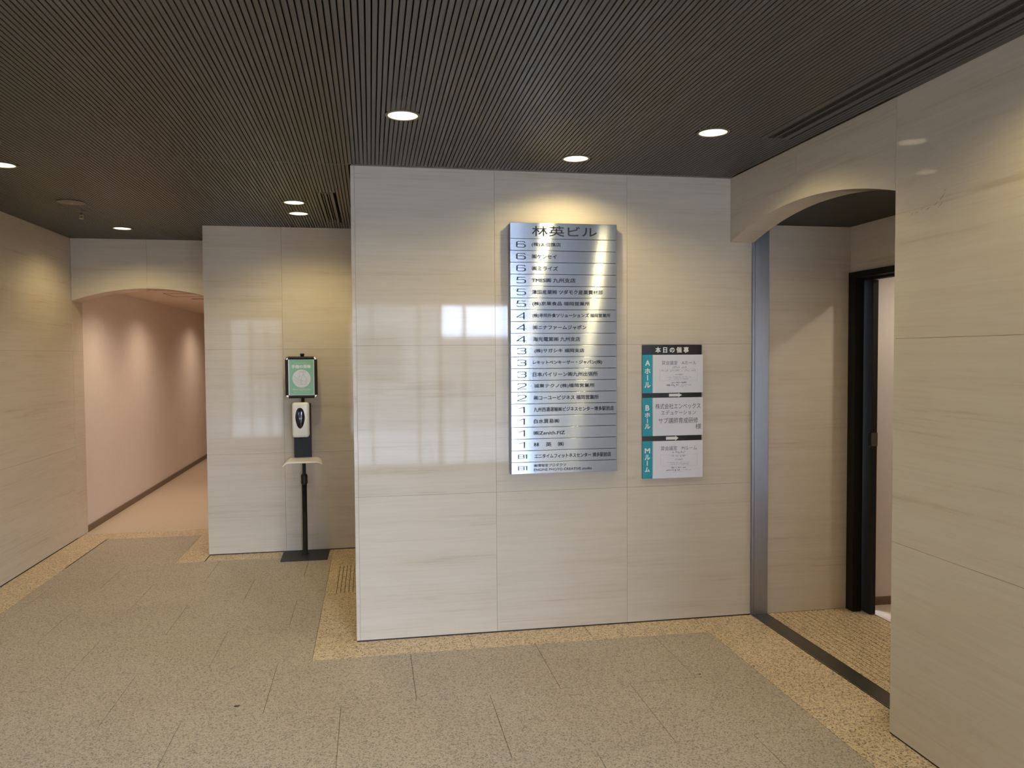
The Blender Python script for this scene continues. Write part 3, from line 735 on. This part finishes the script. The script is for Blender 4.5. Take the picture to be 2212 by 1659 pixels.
# back plate and dispenser
YP = 6.398
bx0, bz0 = sc(-.604, .775, YP); bx1, bz1 = sc(-.470, 1.206, YP)
bpl = box('back_plate', bx0, bx1, YP, YP + .006, bz0, bz1, 'black_satin', st, bevel=.002)
YF = 6.315
dx0, dz0 = sc(-.618, .934, YF); dx1, dz1 = sc(-.4865, 1.212, YF)
disp = box('dispenser', dx0, dx1, YF, YP - .0005, dz0, dz1, 'white_plastic', st, bevel=.022, seg=5)
disp.data.polygons.foreach_set('use_smooth', [True] * len(disp.data.polygons))
ecx, ecz = sc(-.556, 1.088, YF); eh = .081; ew = .0355
def egg(u, v):
    a = 2 * math.pi * u; zz = math.sin(a); w = ew * (1 + .14 * zz) if zz < 0 else ew
    ca = math.cos(a); ca = math.copysign(abs(ca) ** (.8 if zz > 0 else 1.0), ca)
    return (ecx + w * v * ca, YF - .0012 - .007 * (1 - v * v), ecz + eh * v * zz)
MB().grid(egg, 36, 6).build('sight_window', 'black_gloss', disp, smooth=True, fix=False)
lip = MB()
for k in range(14):
    a = math.radians(200 + k * 10); a2 = math.radians(200 + (k + 1) * 10)
    P = lambda q, r_: (ecx + r_ * math.cos(q), ecz - .062 + r_ * .55 * math.sin(q))
    lip.prism([P(a, .038), P(a2, .038), P(a2, .0392), P(a, .0392)], 1, YF - .0012, YF + .001)
lip.build('moulded_lip', 'poster_white', disp)
MB().lathe([(0.0165, dz0 + .004), (0.014, dz0 - .010), (0.001, dz0 - .010)], ecx, YF + .045, 20).build('nozzle', 'black_satin', disp, smooth=True)
# drip tray
YT0, YT1 = 6.235, 6.398
def tray(u, v):
    t = (u - .5) * 2; y = YT0 + (YT1 - YT0) * v
    x = -.528 + t * (.150 - .016 * v)
    e_ = max(0, abs(t) - .74) / .26
    drop = e_ ** 1.3 * (.026 if t < 0 else .017)
    lip = .010 * max(0, 1 - v / .10) - .004 * math.sin(math.pi * v)
    return (x, y, .775 - .020 * (1 - v) - drop + lip * (1 - e_) - .012 * (v < .001) * (1 - e_))
tm = MB().grid(tray, 40, 24)
tr_ = tm.build('drip_tray', 'tray_white', st, smooth=True, fix=False)
md = tr_.modifiers.new('thickness', 'SOLIDIFY'); md.thickness = 0.005; md.offset = -1
box('tray_bracket', PX - .02, PX + .02, 6.385, 6.406, .735, .775, 'black_satin', st)
# poster frame
YQ = 6.392
fx0, fz0 = sc(-.663, 1.247, YQ); fx1, fz1 = sc(-.4165, 1.576, YQ)
hold = box('poster_holder', fx0 + .006, fx1 - .006, YQ - .004, YQ + .012, fz0 + .006, fz1 - .006, 'black_satin', st)
RW = .0240
def rail(name, x0, x1, z0, z1, vert):
    def fn(u, v):
        a = math.pi * v; off = -.011 * math.sin(a)
        c = (1 - math.cos(a)) / 2
        return (x0 + (x1 - x0) * c, YQ - .003 + off, z0 + (z1 - z0) * u) if vert else (x0 + (x1 - x0) * u, YQ - .003 + off, z0 + (z1 - z0) * c)
    return MB().grid(fn, 1, 8).build(name, 'black_satin', hold, smooth=True, fix=False)
rail('frame_rail', fx0, fx0 + RW, fz0 + RW, fz1 - RW, True); rail('frame_rail', fx1 - RW, fx1, fz0 + RW, fz1 - RW, True)
rail('frame_rail', fx0 + RW, fx1 - RW, fz0, fz0 + RW, False); rail('frame_rail', fx0 + RW, fx1 - RW, fz1 - RW, fz1, False)
for sx_, sz_, cx_, cz_ in ((-1, -1, fx0 + RW, fz0 + RW), (1, -1, fx1 - RW, fz0 + RW), (-1, 1, fx0 + RW, fz1 - RW), (1, 1, fx1 - RW, fz1 - RW)):
    def fn(u, v, sx_=sx_, sz_=sz_, cx_=cx_, cz_=cz_):
        a = math.pi / 2 * u; r_ = RW * (1 - math.cos(math.pi * v)) / 2 * 1.02
        return (cx_ + sx_ * r_ * math.cos(a), YQ - .003 - .012 * math.sin(math.pi * v), cz_ + sz_ * r_ * math.sin(a))
    MB().grid(fn, 8, 8).build('chrome_corner', 'chrome', hold, smooth=True, fix=False)
PW = (fx1 - fx0) / 880; PH = (fz1 - fz0) / 1145
def pu(zx): return fx0 + (zx - 335) * PW
def pv(zy): return fz1 - (zy - 260) * PH
pap = box('poster_paper', pu(412), pu(1130), YQ - .0065, YQ - .0042, pv(1345), pv(328), 'paper', hold)
YI = YQ - .0066
def flat(name, pts, mat, parent, y=YI, t=.0003): return MB().prism(pts, 1, y - t, y + .0001).build(name, mat, parent)
flat('green_field', [(pu(448), pv(1312)), (pu(1112), pv(1312)), (pu(1112), pv(346)), (pu(448), pv(346))], 'poster_green', hold)
Y2 = YI - .0004
text('title_lettering', '手指の消毒', pu(510), pu(1035), pv(586), pv(484), Y2, 'poster_white', hold, bold=.0026)
text('lettering', 'Hand disinfection', pu(535), pu(1020), pv(1182), pv(1136), Y2, 'poster_white', hold)
def poster_greek(a, c, t_, b_):
    m_ = MB(); x = a
    while x < c:
        w = random.uniform(9, 24)
        m_.box(pu(x), pu(min(c, x + w)), Y2 - .0002, Y2, pv(b_), pv(t_)); x += w + 9
    m_.build('fine_print', 'poster_fine', hold)['kind'] = 'stuff'
poster_greek(610, 920, 430, 446); poster_greek(640, 930, 1198, 1212); poster_greek(575, 970, 1238, 1254)
flat('white_disc', [(pu(778 + 248 * math.cos(2 * math.pi * k / 48)), pv(866 + 248 * math.sin(2 * math.pi * k / 48))) for k in range(48)], 'poster_white', hold, Y2)
def stroke(pts, w=5.5):
    m_ = MB()
    for (ax, ay), (bx_, by_) in zip(pts, pts[1:]):
        d = math.hypot(bx_ - ax, by_ - ay) or 1; nx, ny = -(by_ - ay) / d * w / 2, (bx_ - ax) / d * w / 2
        m_.prism([(pu(ax + nx), pv(ay + ny)), (pu(bx_ + nx), pv(by_ + ny)), (pu(bx_ - nx), pv(by_ - ny)), (pu(ax - nx), pv(ay - ny))], 1, Y2 - .0007, Y2 - .0002)
    return m_
pic = MB()
for pts in ([(768, 1026), (768, 850), (790, 812), (808, 800), (808, 775), (845, 775), (845, 800), (880, 825), (910, 865), (910, 1026), (680, 1026)],
            [(720, 745), (718, 690), (745, 670), (890, 670), (890, 690), (735, 690)], [(815, 690), (815, 775)], [(838, 690), (838, 775)],
            [(725, 775), (706, 805), (712, 828), (735, 828), (742, 805), (725, 775)],
            [(556, 800), (600, 808), (660, 845), (720, 885), (770, 905)], [(580, 835), (640, 880), (700, 910), (768, 918)],
            [(556, 890), (620, 930), (690, 966), (740, 962), (770, 948)], [(770, 905), (818, 915), (812, 940), (770, 948)], [(885, 930), (885, 975)]):
    s_ = stroke(pts); n0 = len(pic.v); pic.v += s_.v; pic.f += [tuple(i + n0 for i in q) for q in s_.f]
pic.build('line_drawing', 'poster_line', hold)

# ------------------------------------------------------------------ specks on the floor
def scrap(x, y, s, label):
    pts = [(x - .9 * s, y + .1 * s), (x - .3 * s, y - .35 * s), (x + .4 * s, y - .6 * s), (x + s, y + .5 * s), (x + .25 * s, y + .2 * s), (x - .4 * s, y + .5 * s)]
    tag(MB().prism(pts, 2, 0.0003, 0.0022).build('leaf_scrap', 'debris', None), label, 'leaf')
scrap(-0.617, 3.672, .014, 'dark leaf scrap lying on the left part of the floor')
scrap(1.575, 3.605, .007, 'dark speck on the floor in front of the notice board')

bpy.data.objects.remove(_tmpo, do_unlink=True)
